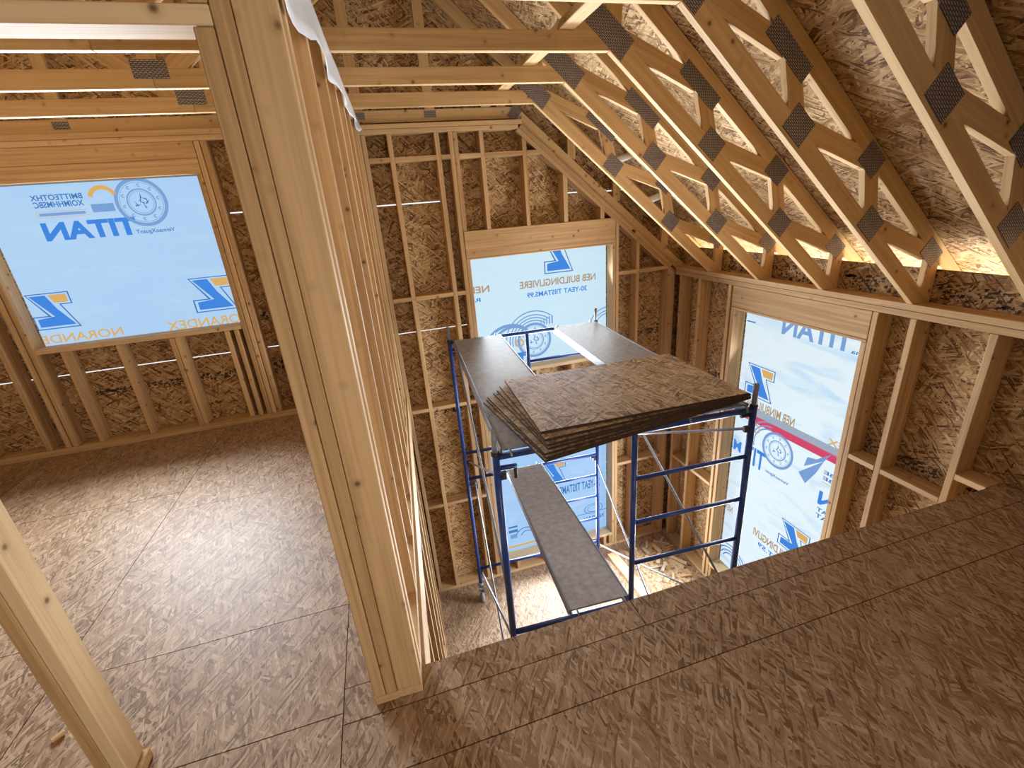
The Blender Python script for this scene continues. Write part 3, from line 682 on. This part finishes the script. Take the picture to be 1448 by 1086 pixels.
tag(box('lateral_brace', (1.066, 1.95, 2.4795), (1.152, YB + .03, 2.5175), None, 'truss', 'y'), 'long flat lumber brace lying across the tops of the horizontal truss chords', 'brace')
# ------------------------------------------------------------------ loose lumber and scraps on the lower floor
tag(board('lumber_board', (2.22, 4.20, ZG + .0215), (2.34, 2.30, ZG + .0215), (1, 0, 0), .12, .038, None, 'wood_pale'), 'long pale board lying on the lower floor beside the scaffold', 'board')
rr = random.Random(11); done = []
def seg_ok(x, y, R, lay):
    return all(l != lay or (x - u) ** 2 + (y - v) ** 2 > (R + q) ** 2 for u, v, q, l in done)
tries = 0
while len(done) < 44 and tries < 4000:
    tries += 1
    lay = 0 if len(done) < 26 else 1
    x = 2.96 - abs(rr.gauss(0, .22 if lay == 0 else .10)); y = 4.2 - rr.random() * (.95 if lay == 0 else .45)
    L = rr.uniform(.05, .22) if lay == 0 else rr.uniform(.10, .26); w = rr.uniform(.012, .05); a = rr.uniform(0, PI)
    if not seg_ok(x, y, L * .5, lay) or  x < 2.36 + L * .5: continue
    done.append((x, y, L * .5, lay)); th = .016
    d = V(math.cos(a), math.sin(a), 0); p = V(x, y, ZG + .0090 + .0172 * lay)
    o = board('wood_offcut', p - d * L / 2, p + d * L / 2, (-math.sin(a), math.cos(a), 0), w, th, None, rr.choice(['wood', 'wood_pale', 'osb_sheet']), .001)
    tag(o, 'splintered wood offcut in the scrap pile in the far lower corner', 'wood scrap', 'wood scraps piled in the lower corner')
b = bmesh.new()
for i in range(900):
    x = max(2.42, 2.95 - abs(rr.gauss(0, .28))); y = 4.2 - abs(rr.gauss(0, .5)); z = ZG + .0002 + .0001 * rr.random(); a = rr.uniform(0, PI); L = rr.uniform(.008, .03); w = rr.uniform(.003, .009)
    c, s = math.cos(a), math.sin(a); vv = [b.verts.new((x + c * L * p - s * w * q, y + s * L * p + c * w * q, z)) for p, q in ((-1, -1), (1, -1), (1, 1), (-1, 1))]; b.faces.new(vv)
me = bpy.data.meshes.new('wood_shavings'); b.to_mesh(me); b.free()
tag(link('wood_shavings', me, M['wood_pale']), 'scattered wood shavings around the scrap pile on the lower floor', 'shavings', None, 'stuff')
o = board('wood_chip', (-1.42, 1.53, .008), (-1.39, 1.555, .012), (0, 0, 1), .012, .018, None, 'wood', .002); tag(o, 'small dark wood chip on the loft floor beside the doorway post', 'wood chip')

# ------------------------------------------------------------------ light
w = bpy.data.worlds.new('sky'); bpy.context.scene.world = w; w.use_nodes = True
bg = w.node_tree.nodes['Background']; bg.inputs[0].default_value = (.93, .97, 1.0, 1); bg.inputs[1].default_value = 1.1
def daylight(name, loc, rot, sx, sy, e, col=(.84, .92, 1.0), spread=PI):
    l = bpy.data.lights.new(name, 'AREA'); l.shape = 'RECTANGLE'; l.size = sx; l.size_y = sy; l.energy = e; l.color = col; l.spread = spread
    o = bpy.data.objects.new(name, l); C.objects.link(o); o.location = loc; o.rotation_euler = rot
    o.visible_camera = False
    return o
UP = math.radians(22)
daylight('window_daylight_left', (-1.95, YB - .03, 1.49), (-PI / 2 - UP * .3, 0, 0), 1.4, 1.1, 155, spread=2.6)
daylight('window_daylight_back', (1.57, YB - .05, .65), (-PI / 2 - UP * 1.5, 0, 0), 1.4, 1.0, 78, spread=1.95)
daylight('window_daylight_back', (1.57, YB - .03, -1.60), (-PI / 2, 0, 0), 1.4, 1.4, 135, spread=2.6)
daylight('window_daylight_right', (XR - .03, 2.84, -.05), (0, PI / 2 + UP * 1.5, 0), 1.2, 1.1, 54, spread=1.95)
daylight('window_daylight_right', (XR - .03, 2.84, -1.5), (0, PI / 2, 0), 1.4, 1.1, 105, spread=2.8)
d_ = V(-2.2, 3.4, .1)
daylight('rear_fill_lamp', (1.2, -2.12, 1.2), d_.to_track_quat('-Z', 'Z').to_euler(), 1.4, 1.1, 20, (1.0, .96, .90), math.radians(92))  # added fill lamp behind the viewpoint, aimed at the doorway posts, clear of the trusses
daylight('eave_daylight', (3.45, 1.9, .45), (PI, 0, 0), .35, 6.0, 150, (1.0, .95, .85))
# ------------------------------------------------------------------ camera
cam = bpy.data.cameras.new('camera'); co = bpy.data.objects.new('camera', cam); C.objects.link(co)
F, PITCH, ROLL, YAW, H = 647.1772, 21.2346, -4.677, 14.6292, 1.6762
a_, b_, c_ = map(math.radians, (PITCH, ROLL, YAW))
fw = V(math.sin(c_) * math.cos(a_), math.cos(c_) * math.cos(a_), -math.sin(a_)); r0 = V(math.cos(c_), -math.sin(c_), 0); u0 = r0.cross(fw)
r = r0 * math.cos(b_) + u0 * math.sin(b_); u = -r0 * math.sin(b_) + u0 * math.cos(b_)
m = Matrix((r, u, -fw)).transposed().to_4x4(); m.translation = V(0, 0, H); co.matrix_world = m
cam.sensor_width = 36; cam.lens = F / 1448 * 36; cam.clip_start = .02
S = bpy.context.scene; S.camera = co
S.view_settings.view_transform = 'Standard'; S.view_settings.look = 'None'; S.view_settings.gamma = 1; S.view_settings.use_curve_mapping = False; S.view_settings.exposure = 0
